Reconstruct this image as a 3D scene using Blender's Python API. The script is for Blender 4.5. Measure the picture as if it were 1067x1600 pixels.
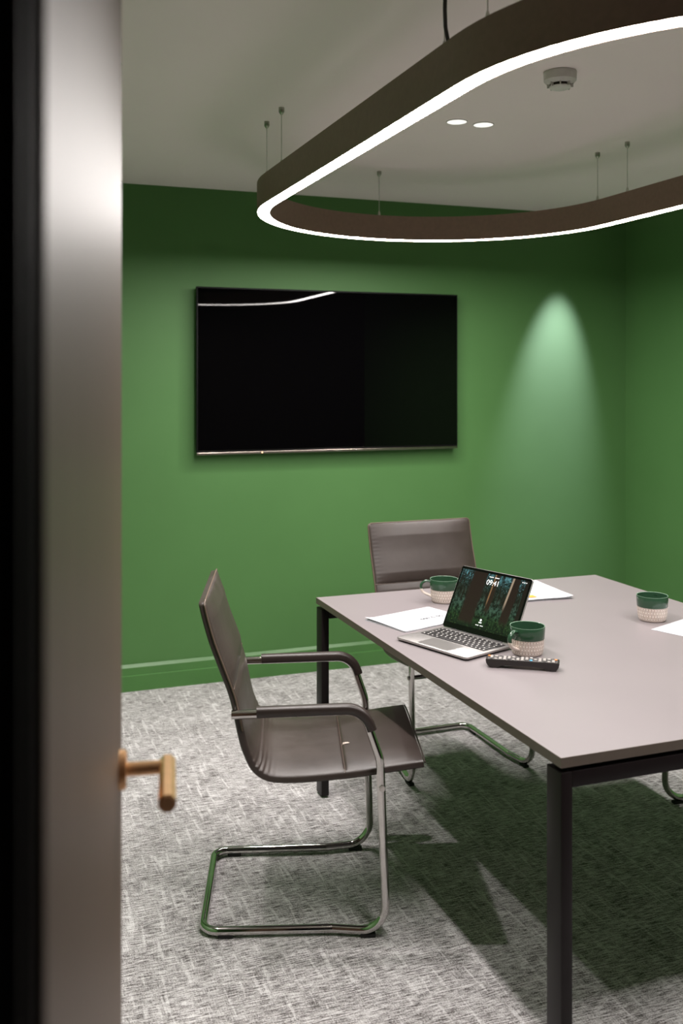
import bpy, bmesh, math, random
from mathutils import Vector, Matrix

random.seed(7)
for o in list(bpy.data.objects):
    bpy.data.objects.remove(o)
SC = bpy.context.scene
COL = SC.collection
PI = math.pi

# ------------------------------------------------------------------ camera
# world: x runs along the back wall, y into the room, z up; metres.
TH = 0.3521
CT, ST = math.cos(TH), math.sin(TH)
CAM_H = 1.574
FPX = 1528.8
cam_d = bpy.data.cameras.new('camera')
cam = bpy.data.objects.new('camera', cam_d)
COL.objects.link(cam)
cam.location = (0, 0, CAM_H)
cam.rotation_euler = (PI / 2, 0, -TH)
cam_d.sensor_fit = 'VERTICAL'
cam_d.sensor_height = 36.0
cam_d.sensor_width = 24.0
cam_d.lens = FPX / 1600 * 36.0
cam_d.shift_y = -(800 - 590.7) / 1600
cam_d.clip_start = 0.02
cam_d.dof.use_dof = True
cam_d.dof.focus_distance = 3.1
cam_d.dof.aperture_fstop = 3.2
SC.camera = cam


def CW(X, Z):
    """camera-plan coordinates (right, ahead) to world plan coordinates"""
    return (X * CT + Z * ST, -X * ST + Z * CT)


# ------------------------------------------------------------------ world, exposure
w = bpy.data.worlds.new('world')
SC.world = w
w.use_nodes = True
w.node_tree.nodes['Background'].inputs[0].default_value = (1, 0.9, 0.8, 1)
w.node_tree.nodes['Background'].inputs[1].default_value = 0.0
SC.view_settings.view_transform = 'Standard'
SC.view_settings.look = 'None'
SC.view_settings.gamma = 1.0
SC.view_settings.use_curve_mapping = False
SC.view_settings.exposure = 0.0

RING_EMISSION = 123.0
RING_COLOUR = (1.0, 0.95, 0.92)
SPOT_POWER = 310.0
LEFT_POWER = 65.0
SPOT_COLOUR = (0.95, 0.68, 1.35)
DISC_EMISSION = 0.9

# room dimensions
VB = 4.9935      # back wall
VF = 0.54        # front wall, room side
UL = -0.16       # left wall
UR = 3.675       # right wall
HC = 2.5534      # ceiling


# ------------------------------------------------------------------ materials
class NT:
    def __init__(self, name):
        self.m = bpy.data.materials.new(name)
        self.m.use_nodes = True
        self.t = self.m.node_tree
        self.b = self.t.nodes['Principled BSDF']
        self.out = self.t.nodes['Material Output']

    def n(self, typ, **kw):
        nd = self.t.nodes.new(typ)
        for k, v in kw.items():
            setattr(nd, k, v)
        return nd

    def l(self, a, b):
        self.t.links.new(a, b)

    def val(self, sock, v):
        if isinstance(v, (int, float, tuple, list)):
            sock.default_value = v
        else:
            self.l(v, sock)

    def math(self, op, a, b=0.0, c=None, clamp=False):
        nd = self.n('ShaderNodeMath', operation=op)
        nd.use_clamp = clamp
        self.val(nd.inputs[0], a)
        self.val(nd.inputs[1], b)
        if c is not None:
            self.val(nd.inputs[2], c)
        return nd.outputs[0]

    def mix(self, f, a, b, mode='MIX'):
        nd = self.n('ShaderNodeMix', data_type='RGBA', blend_type=mode)
        self.val(nd.inputs[0], f)
        for s, v in ((nd.inputs[6], a), (nd.inputs[7], b)):
            if isinstance(v, tuple) and len(v) == 3:
                v = v + (1,)
            self.val(s, v)
        return nd.outputs[2]

    def coord(self, which='Object'):
        return self.n('ShaderNodeTexCoord').outputs[which]

    def mapping(self, vec, scale=(1, 1, 1), loc=(0, 0, 0), rot=(0, 0, 0)):
        nd = self.n('ShaderNodeMapping')
        self.l(vec, nd.inputs[0])
        nd.inputs['Scale'].default_value = scale
        nd.inputs['Location'].default_value = loc
        nd.inputs['Rotation'].default_value = rot
        return nd.outputs[0]

    def noise(self, vec, scale=5, detail=2, rough=0.5):
        nd = self.n('ShaderNodeTexNoise')
        self.l(vec, nd.inputs['Vector'])
        nd.inputs['Scale'].default_value = scale
        nd.inputs['Detail'].default_value = detail
        nd.inputs['Roughness'].default_value = rough
        return nd.outputs[0]

    def ramp(self, f, stops):
        nd = self.n('ShaderNodeValToRGB')
        self.val(nd.inputs[0], f)
        el = nd.color_ramp.elements
        while len(el) < len(stops):
            el.new(0.5)
        for e, (p, c) in zip(el, stops):
            e.position = p
            e.color = c + (1,) if len(c) == 3 else c
        return nd.outputs[0]

    def smooth(self, v, lo, hi):
        nd = self.n('ShaderNodeMapRange', interpolation_type='SMOOTHSTEP')
        self.val(nd.inputs[0], v)
        nd.inputs[1].default_value = lo
        nd.inputs[2].default_value = hi
        return nd.outputs[0]

    def bump(self, h, strength=0.2, dist=0.001):
        nd = self.n('ShaderNodeBump')
        nd.inputs['Strength'].default_value = strength
        nd.inputs['Distance'].default_value = dist
        self.l(h, nd.inputs['Height'])
        self.l(nd.outputs[0], self.b.inputs['Normal'])

    def set(self, **kw):
        names = dict(col='Base Color', rough='Roughness', metal='Metallic', spec='Specular IOR Level',
                     coat='Coat Weight', coat_rough='Coat Roughness', ior='IOR', ecol='Emission Color',
                     estr='Emission Strength', sheen='Sheen Weight')
        for k, v in kw.items():
            if isinstance(v, tuple) and len(v) == 3:
                v = v + (1,)
            self.val(self.b.inputs[names[k]], v)
        return self


def simple(name, col, rough=0.5, metal=0.0, var=0.06, scale=30, **kw):
    """principled material whose colour varies a little with procedural noise"""
    t = NT(name)
    nz = t.noise(t.coord(), scale, 3)
    lo = tuple(max(0, c * (1 - var)) for c in col)
    hi = tuple(min(1, c * (1 + var)) for c in col)
    t.set(col=t.ramp(nz, [(0.3, lo), (0.7, hi)]), rough=rough, metal=metal, **kw)
    return t.m


def emit(name, col, strength):
    t = NT(name)
    t.set(col=(0.8, 0.8, 0.8), ecol=col, estr=strength, rough=0.5)
    return t.m


M = {}


def wall_paint():
    t = NT('green_wall_paint')
    c = t.coord()
    nz = t.noise(c, 2.5, 3)
    t.set(col=t.ramp(nz, [(0.3, (0.071, 0.176, 0.051)), (0.7, (0.077, 0.188, 0.056))]), rough=0.55, spec=0.35)
    t.bump(t.noise(c, 350, 2), 0.12, 0.0006)
    return t.m


def ceiling_paint():
    t = NT('warm_white_ceiling_paint')
    c = t.coord()
    t.set(col=t.ramp(t.noise(c, 2, 2), [(0.3, (0.93, 0.82, 0.82)), (0.7, (0.95, 0.84, 0.84))]), rough=0.8, spec=0.2)
    t.bump(t.noise(c, 300, 2), 0.08, 0.0005)
    return t.m


def carpet():
    t = NT('grey_woven_carpet')
    c = t.coord()
    # short threads along x and along y, with pale ladder lines of both directions
    ax = t.noise(t.mapping(c, (26, 230, 1)), 1, 2, 0.6)
    ay = t.noise(t.mapping(c, (230, 26, 1)), 1, 2, 0.6)
    bx = t.noise(t.mapping(c, (7, 95, 1), (3, 8, 0)), 1, 2, 0.5)
    by = t.noise(t.mapping(c, (60, 5.5, 1), (9, 2, 0)), 1, 2, 0.5)
    fine = t.noise(c, 330, 2, 0.75)
    blotch = t.noise(c, 7, 3, 0.6)
    lines_y = t.smooth(by, 0.58, 0.66)
    lines_x = t.smooth(bx, 0.58, 0.68)
    weave = t.math('ADD', t.math('MULTIPLY', ax, 0.54), t.math('MULTIPLY', ay, 0.14))
    weave = t.math('ADD', weave, t.math('MULTIPLY', fine, 0.56))
    weave = t.math('ADD', weave, t.math('MULTIPLY', blotch, 0.14))
    weave = t.math('ADD', weave, t.math('MULTIPLY', t.math('MAXIMUM', lines_y, t.math('MULTIPLY', lines_x, 0.9)), 0.058))
    col = t.ramp(weave, [(0.55, (0.035, 0.028, 0.026)), (0.62, (0.135, 0.120, 0.118)), (0.675, (0.37, 0.342, 0.344)), (0.73, (0.60, 0.568, 0.578)), (0.82, (0.82, 0.79, 0.80))])
    t.set(col=col, rough=0.95, spec=0.1, sheen=0.15)
    t.bump(weave, 0.6, 0.003)
    return t.m


def leather():
    t = NT('dark_brown_leather')
    c = t.coord()
    nz = t.noise(c, 8, 4, 0.6)
    vor = t.n('ShaderNodeTexVoronoi')
    vor.inputs['Scale'].default_value = 420
    t.l(c, vor.inputs['Vector'])
    t.set(col=t.ramp(nz, [(0.3, (0.040, 0.028, 0.024)), (0.7, (0.055, 0.040, 0.035))]),
          rough=t.math('ADD', t.math('MULTIPLY', nz, 0.2), 0.30), spec=0.5)
    t.bump(t.math('ADD', vor.outputs[0], t.math('MULTIPLY', t.noise(c, 25, 2), 2.0)), 0.12, 0.0015)
    return t.m


def door_wood():
    t = NT('dark_glossy_door_veneer')
    c = t.coord()
    g = t.noise(t.mapping(c, (60, 60, 1.2)), 1, 4, 0.6)
    t.set(col=t.ramp(g, [(0.3, (0.060, 0.033, 0.020)), (0.7, (0.100, 0.059, 0.037))]), rough=0.47, spec=0.42)
    t.bump(g, 0.05, 0.001)
    return t.m


def tabletop():
    t = NT('taupe_laminate')
    c = t.coord()
    nz = t.noise(t.mapping(c, (3, 3, 3)), 1, 3)
    t.set(col=t.ramp(nz, [(0.3, (0.226, 0.197, 0.204)), (0.7, (0.238, 0.208, 0.215))]), rough=0.36, spec=0.5)
    t.bump(t.noise(c, 500, 2), 0.04, 0.0004)
    return t.m


def mug_material():
    """green glaze above, cream incised clay below; the border is the glaze line"""
    t = NT('two_tone_mug_glaze')
    uv = t.n('ShaderNodeUVMap').outputs[0]
    sep = t.n('ShaderNodeSeparateXYZ')
    t.l(uv, sep.inputs[0])
    comb = t.n('ShaderNodeCombineXYZ')
    t.l(sep.outputs[1], comb.inputs[0])
    t.l(sep.outputs[0], comb.inputs[1])
    br = t.n('ShaderNodeTexBrick')
    br.offset = 0.5
    br.inputs['Scale'].default_value = 1.0
    br.inputs['Brick Width'].default_value = 0.0215
    br.inputs['Row Height'].default_value = 0.0048
    br.inputs['Mortar Size'].default_value = 0.0014
    br.inputs['Mortar Smooth'].default_value = 0.2
    br.inputs['Color1'].default_value = (0.20, 0.12, 0.085, 1)
    br.inputs['Color2'].default_value = (0.34, 0.22, 0.17, 1)
    br.inputs['Mortar'].default_value = (0.86, 0.77, 0.71, 1)
    t.l(comb.outputs[0], br.inputs['Vector'])
    oc = t.n('ShaderNodeSeparateXYZ')
    t.l(t.coord(), oc.inputs[0])
    z = oc.outputs[2]
    lower = t.math('LESS_THAN', z, 0.0072)
    clay = t.mix(lower, br.outputs[0], (0.78, 0.67, 0.60))
    glaze = t.math('GREATER_THAN', z, 0.0485)
    inside = t.math('LESS_THAN', sep.outputs[1], -0.5)
    g = t.math('MAXIMUM', glaze, inside)
    t.set(col=t.mix(t.math('GREATER_THAN', z, 0.0852), t.mix(g, clay, (0.026, 0.068, 0.036)), (0.20, 0.30, 0.22)), rough=t.math('SUBTRACT', 0.5, t.math('MULTIPLY', g, 0.38)), spec=0.5)
    return t.m


def mug_handle_material():
    t = NT('two_tone_handle_glaze')
    oc = t.n('ShaderNodeSeparateXYZ')
    t.l(t.coord(), oc.inputs[0])
    g = t.math('GREATER_THAN', oc.outputs[2], 0.0485)
    t.set(col=t.mix(g, (0.80, 0.69, 0.62), (0.026, 0.068, 0.036)), rough=0.2)
    return t.m


def forest_screen():
    """the picture shown on the lit laptop display: a dim forest with tall trunks"""
    t = NT('forest_picture_on_display')
    uv = t.n('ShaderNodeUVMap').outputs[0]
    sep = t.n('ShaderNodeSeparateXYZ')
    t.l(uv, sep.inputs[0])
    x, y = sep.outputs[0], sep.outputs[1]
    n1 = t.noise(t.mapping(uv, (26, 12, 1)), 1, 5, 0.7)
    n2 = t.noise(t.mapping(uv, (60, 34, 1), (4, 1, 0)), 1, 3, 0.6)
    streak = t.noise(t.mapping(uv, (46, 3.0, 1), (2, 5, 0)), 1, 3, 0.6)
    bg = t.ramp(y, [(0.0, (0.006, 0.016, 0.006)), (0.18, (0.022, 0.060, 0.018)), (0.42, (0.06, 0.12, 0.085)),
                    (0.60, (0.035, 0.052, 0.035)), (0.80, (0.025, 0.060, 0.050)), (0.97, (0.13, 0.36, 0.40))])
    c1 = t.smooth(n1, 0.40, 0.64)
    col = t.mix(t.math('MULTIPLY', c1, 1.0), (0.004, 0.007, 0.004), bg)
    dark = t.smooth(streak, 0.44, 0.56)
    midmask = t.smooth(y, 0.35, 0.55)
    col = t.mix(t.math('MULTIPLY', t.math('MULTIPLY', dark, midmask), 0.9), col, (0.012, 0.009, 0.006))
    spark = t.math('MULTIPLY', t.smooth(n2, 0.60, 0.70), t.smooth(y, 0.62, 0.95))
    col = t.mix(spark, col, (0.30, 0.62, 0.68))
    leaf = t.math('MULTIPLY', t.smooth(n2, 0.58, 0.72), t.math('SUBTRACT', 1.0, t.smooth(y, 0.12, 0.42)))
    col = t.mix(t.math('MULTIPLY', leaf, 0.8), col, (0.10, 0.19, 0.04))

    def trunk(col, cx, w, slope, c, y0, y1):
        d = t.math('ABSOLUTE', t.math('SUBTRACT', t.math('ADD', x, t.math('MULTIPLY', y, slope)), cx))
        m = t.math('SUBTRACT', 1.0, t.smooth(d, w * 0.75, w * 1.1))
        m = t.math('MULTIPLY', m, t.smooth(y, y0, y1))
        return t.mix(m, col, c)
    col = trunk(col, 0.27, 0.115, -0.02, (0.020, 0.011, 0.008), 0.02, 0.12)
    col = trunk(col, 0.52, 0.035, -0.02, (0.024, 0.013, 0.008), 0.25, 0.40)
    col = trunk(col, 0.485, 0.010, -0.03, (0.24, 0.13, 0.06), 0.38, 0.58)
    col = trunk(col, 0.80, 0.065, -0.02, (0.020, 0.011, 0.008), 0.10, 0.26)
    col = trunk(col, 0.728, 0.014, -0.05, (0.36, 0.27, 0.19), 0.36, 0.60)
    col = trunk(col, 0.985, 0.04, 0.0, (0.012, 0.008, 0.006), 0.0, 0.1)
    t.set(col=(0.004, 0.004, 0.004), rough=0.12, ecol=col, estr=1.0, spec=0.4)
    return t.m


M['wall'] = wall_paint()
M['ceiling'] = ceiling_paint()
M['carpet'] = carpet()
M['leather'] = leather()
M['door'] = door_wood()
M['laminate'] = tabletop()
M['mug'] = mug_material()
M['mug_handle'] = mug_handle_material()
M['screen_picture'] = forest_screen()
M['shaded_edging'] = simple('shade_darkened_edge_banding', (0.125, 0.098, 0.078), 0.5)  # darker than the tabletop: shade on the table edges is put into the colour
M['skirting'] = simple('green_satin_skirting_paint', (0.066, 0.180, 0.046), 0.35, spec=0.45, scale=6)
M['frame_black'] = simple('black_frame_paint', (0.008, 0.005, 0.004), 0.6, spec=0.2)
M['corridor'] = simple('dark_corridor_paint', (0.020, 0.016, 0.014), 0.7)
M['brass'] = simple('brushed_brass', (0.86, 0.52, 0.27), 0.30, 0.8, scale=80)
M['chrome'] = simple('polished_chrome', (0.56, 0.54, 0.52), 0.08, 1.0, var=0.03)
M['steel'] = simple('satin_steel', (0.55, 0.52, 0.49), 0.3, 1.0)
M['bronze'] = simple('bronze_anodised_housing', (0.23, 0.148, 0.112), 0.5, 0.0, spec=0.4, scale=60)
M['black_metal'] = simple('black_powder_coat', (0.010, 0.0065, 0.0068), 0.45, spec=0.25, scale=200)
M['rubber'] = simple('black_rubber', (0.010, 0.009, 0.009), 0.7)
M['cable'] = simple('black_flex', (0.015, 0.010, 0.009), 0.5)
M['pad'] = simple('brown_arm_pad', (0.032, 0.022, 0.019), 0.38, scale=60)
M['piping'] = simple('brown_piping', (0.12, 0.080, 0.060), 0.4, scale=60)
M['tear'] = simple('torn_lining', (0.55, 0.46, 0.40), 0.9)
M['white_plastic'] = simple('white_plastic', (0.66, 0.63, 0.60), 0.4)
M['dark_slot'] = simple('dark_slot', (0.03, 0.02, 0.015), 0.7)
M['paper'] = simple('white_paper', (0.56, 0.56, 0.59), 0.75, var=0.01, spec=0.2)
M['ink'] = simple('grey_ink', (0.03, 0.03, 0.04), 0.7)
M['orange'] = simple('orange_sticky_tab', (0.85, 0.33, 0.04), 0.7)
M['aluminium'] = simple('silver_aluminium', (0.47, 0.445, 0.435), 0.36, 0.85, var=0.02)
M['trackpad'] = simple('silver_trackpad', (0.44, 0.415, 0.405), 0.30, 0.8, var=0.02)
M['keys'] = simple('black_keys', (0.016, 0.013, 0.013), 0.45)
M['legend'] = simple('pale_key_legends', (0.65, 0.62, 0.60), 0.6)
M['glass_black'] = simple('black_glass', (0.003, 0.003, 0.003), 0.06, var=0.02, spec=0.35)
M['tv_glass'] = simple('television_glass', (0.0012, 0.0011, 0.0013), 0.012, var=0.02, spec=0.28)
M['tv_plastic'] = simple('black_television_plastic', (0.003, 0.003, 0.003), 0.55, spec=0.2)
M['silver_trim'] = simple('silver_trim', (0.30, 0.26, 0.23), 0.25, 1.0)
M['logo'] = simple('silver_mark', (0.8, 0.78, 0.75), 0.2, 1.0)
M['remote'] = simple('black_remote_plastic', (0.020, 0.016, 0.015), 0.35)
M['button'] = simple('grey_buttons', (0.36, 0.33, 0.31), 0.5)
M['button_dark'] = simple('dark_buttons', (0.04, 0.034, 0.032), 0.5)
M['button_orange'] = simple('orange_button', (0.75, 0.22, 0.05), 0.5)
M['button_blue'] = simple('blue_button', (0.10, 0.42, 0.75), 0.5)
M['diffuser'] = emit('lit_diffuser', RING_COLOUR, RING_EMISSION)
M['disc'] = emit('lit_ceiling_disc', (1, 0.96, 0.92), DISC_EMISSION)
M['lamp_lens'] = emit('lit_downlight_lens', (1, 0.97, 0.93), 6.0)
M['led'] = emit('amber_led', (1, 0.35, 0.05), 3.0)
M['white_glow'] = emit('white_screen_text', (0.9, 0.95, 0.95), 0.5)


# ------------------------------------------------------------------ helpers
def finish(name, bm, mat, parent=None, loc=None, rot=None, smooth=True, angle=38):
    me = bpy.data.meshes.new(name)
    bmesh.ops.recalc_face_normals(bm, faces=bm.faces)
    bm.to_mesh(me)
    bm.free()
    if smooth:
        me.shade_smooth()
        me.set_sharp_from_angle(angle=math.radians(angle))
    me.materials.append(M[mat] if isinstance(mat, str) else mat)
    o = bpy.data.objects.new(name, me)
    COL.objects.link(o)
    if parent:
        o.parent = parent
    if loc:
        o.location = loc
    if rot:
        o.rotation_euler = rot
    return o


def tag(o, label=None, cat=None, group=None, kind=None):
    if label:
        o['label'] = label
    if cat:
        o['category'] = cat
    if group:
        o['group'] = group
    if kind:
        o['kind'] = kind
    return o


def thing(name, label, cat, loc=(0, 0, 0), rz=0.0, group=None):
    o = bpy.data.objects.new(name, None)
    o.empty_display_size = 0.1
    COL.objects.link(o)
    o.location = loc
    o.rotation_euler = (0, 0, rz)
    return tag(o, label, cat, group)


def add_box(bm, lo, hi, bevel=0.0, seg=2):
    r = bmesh.ops.create_cube(bm, size=1.0)
    vs = r['verts']
    for v in vs:
        v.co = Vector([lo[i] + (v.co[i] + 0.5) * (hi[i] - lo[i]) for i in range(3)])
    if bevel > 0:
        es = list({e for v in vs for e in v.link_edges})
        bmesh.ops.bevel(bm, geom=es, offset=bevel, segments=seg, profile=0.5, affect='EDGES')
    return bm


def box(lo, hi, bevel=0.0, seg=2):
    return add_box(bmesh.new(), lo, hi, bevel, seg)


def add_lathe(bm, prof, n=32, origin=(0, 0, 0), uvscale=None):
    """prof: (r, z) from start to end; r = 0 closes the end"""
    ox, oy, oz = origin
    rings = []
    for r, z in prof:
        if r <= 1e-7:
            rings.append([bm.verts.new((ox, oy, oz + z))])
        else:
            rings.append([bm.verts.new((ox + r * math.cos(2 * PI * k / n), oy + r * math.sin(2 * PI * k / n), oz + z)) for k in range(n)])
    for a, b in zip(rings, rings[1:]):
        for k in range(n):
            k2 = (k + 1) % n
            if len(a) == 1 and len(b) == 1:
                continue
            if len(a) == 1:
                bm.faces.new((a[0], b[k], b[k2]))
            elif len(b) == 1:
                bm.faces.new((a[k], b[0], a[k2]))
            else:
                bm.faces.new((a[k], b[k], b[k2], a[k2]))
    return bm


def lathe(prof, n=32, origin=(0, 0, 0)):
    return add_lathe(bmesh.new(), prof, n, origin)


def fillet(pts, radii, seg=8):
    """polyline with its corners rounded"""
    P = [Vector(p) for p in pts]
    out = [P[0]]
    for i in range(1, len(P) - 1):
        r = radii[i] if isinstance(radii, (list, tuple)) else radii
        a, b, c = P[i - 1], P[i], P[i + 1]
        d1, d2 = (a - b), (c - b)
        l1, l2 = d1.length, d2.length
        d1.normalize()
        d2.normalize()
        ang = d1.angle(d2)
        if r <= 0 or ang > PI - 1e-3:
            out.append(b)
            continue
        t = min(r / math.tan(ang / 2), l1 * 0.49, l2 * 0.49)
        r = t * math.tan(ang / 2)
        cen = b + (d1 + d2).normalized() * (r / math.sin(ang / 2))
        s, e = b + d1 * t - cen, b + d2 * t - cen
        tot = s.angle(e)
        ax = s.cross(e).normalized()
        for k in range(seg + 1):
            out.append(cen + Matrix.Rotation(tot * k / seg, 3, ax) @ s)
    out.append(P[-1])
    return out


def add_sweep(bm, path, profile, closed=False, side=None, cap=True):
    """sweep a 2-D profile [(a along side, b along normal)] along a 3-D path.
    side: fixed side vector (planar path) or None for parallel transport"""
    n = len(path)
    rings = []
    prev_s = None
    for i in range(n):
        if closed:
            t = path[(i + 1) % n] - path[i - 1]
        else:
            t = path[min(i + 1, n - 1)] - path[max(i - 1, 0)]
        t = t.normalized()
        if side is not None:
            s = Vector(side)
            s = (s - t * s.dot(t)).normalized()
        elif prev_s is None:
            ref = Vector((0, 0, 1)) if abs(t.z) < 0.9 else Vector((1, 0, 0))
            s = t.cross(ref).normalized()
        else:
            s = (prev_s - t * prev_s.dot(t)).normalized()
        prev_s = s
        nn = s.cross(t).normalized()
        rings.append([bm.verts.new(path[i] + s * a + nn * b) for a, b in profile])
    m = len(profile)
    cnt = n if closed else n - 1
    for i in range(cnt):
        a, b = rings[i], rings[(i + 1) % n]
        for k in range(m):
            k2 = (k + 1) % m
            bm.faces.new((a[k], a[k2], b[k2], b[k]))
    if cap and not closed:
        bm.faces.new(rings[0])
        bm.faces.new(list(reversed(rings[-1])))
    return bm


def circle(r, n=12, ax=1.0, bx=1.0):
    return [(r * ax * math.cos(2 * PI * k / n), r * bx * math.sin(2 * PI * k / n)) for k in range(n)]


def rrect(wd, ht, r, seg=3, ca=0.0, cb=0.0):
    out = []
    for cx, cy, a0 in ((wd / 2 - r, ht / 2 - r, 0), (-wd / 2 + r, ht / 2 - r, PI / 2), (-wd / 2 + r, -ht / 2 + r, PI), (wd / 2 - r, -ht / 2 + r, 1.5 * PI)):
        for k in range(seg + 1):
            a = a0 + PI / 2 * k / seg
            out.append((ca + cx + r * math.cos(a), cb + cy + r * math.sin(a)))
    return out


def tube(path, r, n=12, side=None):
    return add_sweep(bmesh.new(), [Vector(p) for p in path], circle(r, n), side=side)


def copy_tree(o, parent=None):
    c = o.copy()
    COL.objects.link(c)
    c.parent = parent
    for ch in list(o.children):
        copy_tree(ch, c)
    return c


def struct(name, bm, mat, label, cat, parent=None, **kw):
    o = finish(name, bm, mat, parent, **kw)
    if parent is None:
        tag(o, label, cat, kind='structure')
    return o


# ------------------------------------------------------------------ room shell
T = 0.12
struct('floor', box((UL - T, -1.35, -0.08), (UR + T, VB + T, 0.0)), 'carpet', 'grey woven carpet floor with pale crosshatched streaks', 'floor')
struct('ceiling', box((UL - T, -1.35, HC), (UR + T, VB + T, HC + 0.08)), 'ceiling', 'warm white painted ceiling above the ring light', 'ceiling')
struct('wall_back', box((UL - T, VB, 0), (UR + T, VB + T, HC)), 'wall', 'green painted wall carrying the black television', 'wall')
struct('wall_right', box((UR, VF, 0), (UR + T, VB, HC)), 'wall', 'darker green painted wall on the right', 'wall')
struct('wall_left', box((UL - T, VF, 0), (UL, VB, HC)), 'wall', 'green painted wall hidden behind the open door', 'wall')
DO0, DO1, DH = 0.022, 0.995, 2.33     # door opening
bm = bmesh.new()
add_box(bm, (UL - T, VF - T, 0), (DO0 - 0.035, VF, HC))
add_box(bm, (DO1 + 0.035, VF - T, 0), (UR + T, VF, HC))
add_box(bm, (DO0 - 0.035, VF - T, DH + 0.035), (DO1 + 0.035, VF, HC))
struct('wall_front', bm, 'frame_black', 'wall with the doorway the view looks through', 'wall')
struct('wall_corridor', box((UL - T, -1.35 - T, 0), (UR + T, -1.35, HC)), 'corridor', 'dark corridor wall outside the meeting room', 'wall')

# door frame: two jambs, a head and architraves on the corridor side
fr = thing('trim_1', 'black door frame around the doorway in the near foreground', 'door frame')
tag(fr, kind='structure')
for a, b in ((DO0 - 0.035, DO0), (DO1, DO1 + 0.035)):
    finish('jamb', box((a, VF - T, 0), (b, VF, DH), 0.002), 'frame_black', fr)
finish('head', box((DO0 - 0.035, VF - T, DH), (DO1 + 0.035, VF, DH + 0.035), 0.002), 'frame_black', fr)
for a, b in ((DO0 - 0.10, DO0 - 0.006), (DO1 + 0.006, DO1 + 0.10)):
    finish('architrave', box((a, VF - T - 0.018, 0), (b, VF - T, DH + 0.07), 0.003), 'frame_black', fr)
finish('architrave', box((DO0 - 0.006, VF - T - 0.018, DH + 0.006), (DO1 + 0.006, VF - T, DH + 0.07), 0.003), 'frame_black', fr)


def skirting(path, name, label):
    """profile: lower face, small ledge, upper face, chamfer to the wall"""
    prof = [(0.0, 0.0), (0.021, 0.0), (0.021, 0.0765), (0.0140, 0.0795), (0.0140, 0.117), (0.003, 0.132), (0.0, 0.132)]
    (x0, y0), (x1, y1), (nx, ny) = path
    b = bmesh.new()
    rings = []
    for px, py in ((x0, y0), (x1, y1)):
        rings.append([b.verts.new((px + nx * d, py + ny * d, z)) for d, z in prof])
    m = len(prof)
    for k in range(m):
        b.faces.new((rings[0][k], rings[0][(k + 1) % m], rings[1][(k + 1) % m], rings[1][k]))
    b.faces.new(rings[0])
    b.faces.new(rings[1])
    struct(name, b, 'skirting', label, 'baseboard', smooth=False)


skirting(((UL, VB), (UR, VB), (0, -1)), 'baseboard_back', 'green grooved skirting board under the television wall')
skirting(((UR, VF), (UR, VB - 0.021), (-1, 0)), 'baseboard_right', 'green grooved skirting board along the right wall')
skirting(((UL, VF), (UL, VB - 0.021), (1, 0)), 'baseboard_left', 'green grooved skirting board along the left wall')

# ------------------------------------------------------------------ open door with brass lever
DA = math.radians(10.0)                       # door leaf is 10 degrees left of the viewing axis
fe = Vector((-0.3213, 1.43))                  # free edge (camera plan)
dd = Vector((math.sin(DA), -math.cos(DA)))    # free edge -> hinge
DW = 0.895
hinge = fe + dd * DW
hx, hy = CW(*hinge)
fx, fy = CW(*fe)
d_ang = math.atan2(fy - hy, fx - hx)
# local frame: x from hinge to free edge, y to the left of it (away from the viewer), face at y = 0
door = finish('door_1', box((0, 0, 0.006), (DW, 0.044, 2.31), 0.0015, 1), 'door', None, (hx, hy, 0), (0, 0, d_ang))
tag(door, 'dark glossy wooden door standing open in the left foreground', 'door', kind='structure')
HX, HZ = DW - 0.06, 1.025
for sgn, y0 in ((-1, 0.0), (1, 0.044)):
    b = bmesh.new()
    add_sweep(b, [Vector((HX, y0 + sgn * 0.008, HZ)), Vector((HX, y0 + sgn * 0.062, HZ))], circle(0.0095, 20))
    hd = finish('door_handle', b, 'brass', door)
    tag(hd, 'brushed brass lever handle')
    b = bmesh.new()
    prof = circle(0.027, 32)
    add_sweep(b, [Vector((HX, y0, HZ)), Vector((HX, y0 + sgn * 0.0075, HZ))], prof)
    add_sweep(b, [Vector((HX, y0 + sgn * 0.0075, HZ)), Vector((HX, y0 + sgn * 0.0095, HZ))], circle(0.025, 32))
    finish('rose', b, 'brass', hd)
    b = bmesh.new()
    octo = [(0.0122 * math.cos(2 * PI * (k + 0.5) / 8), 0.0122 * math.sin(2 * PI * (k + 0.5) / 8)) for k in range(8)]
    small = [(a * 0.86, c * 0.86) for a, c in octo]
    yy = y0 + sgn * 0.066
    add_sweep(b, [Vector((HX + 0.016, yy, HZ)), Vector((HX - 0.122, yy, HZ))], octo)
    add_sweep(b, [Vector((HX - 0.122, yy, HZ)), Vector((HX - 0.1245, yy, HZ))], small)
    add_sweep(b, [Vector((HX + 0.016, yy, HZ)), Vector((HX + 0.0185, yy, HZ))], small)
    finish('lever', b, 'brass', hd, angle=20)
for z in (0.25, 1.15, 2.05):
    b = bmesh.new()
    add_sweep(b, [Vector((-0.004, 0.049, z)), Vector((-0.004, 0.049, z + 0.10))], circle(0.0065, 12))
    finish('hinge', b, 'frame_black', door)

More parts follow.
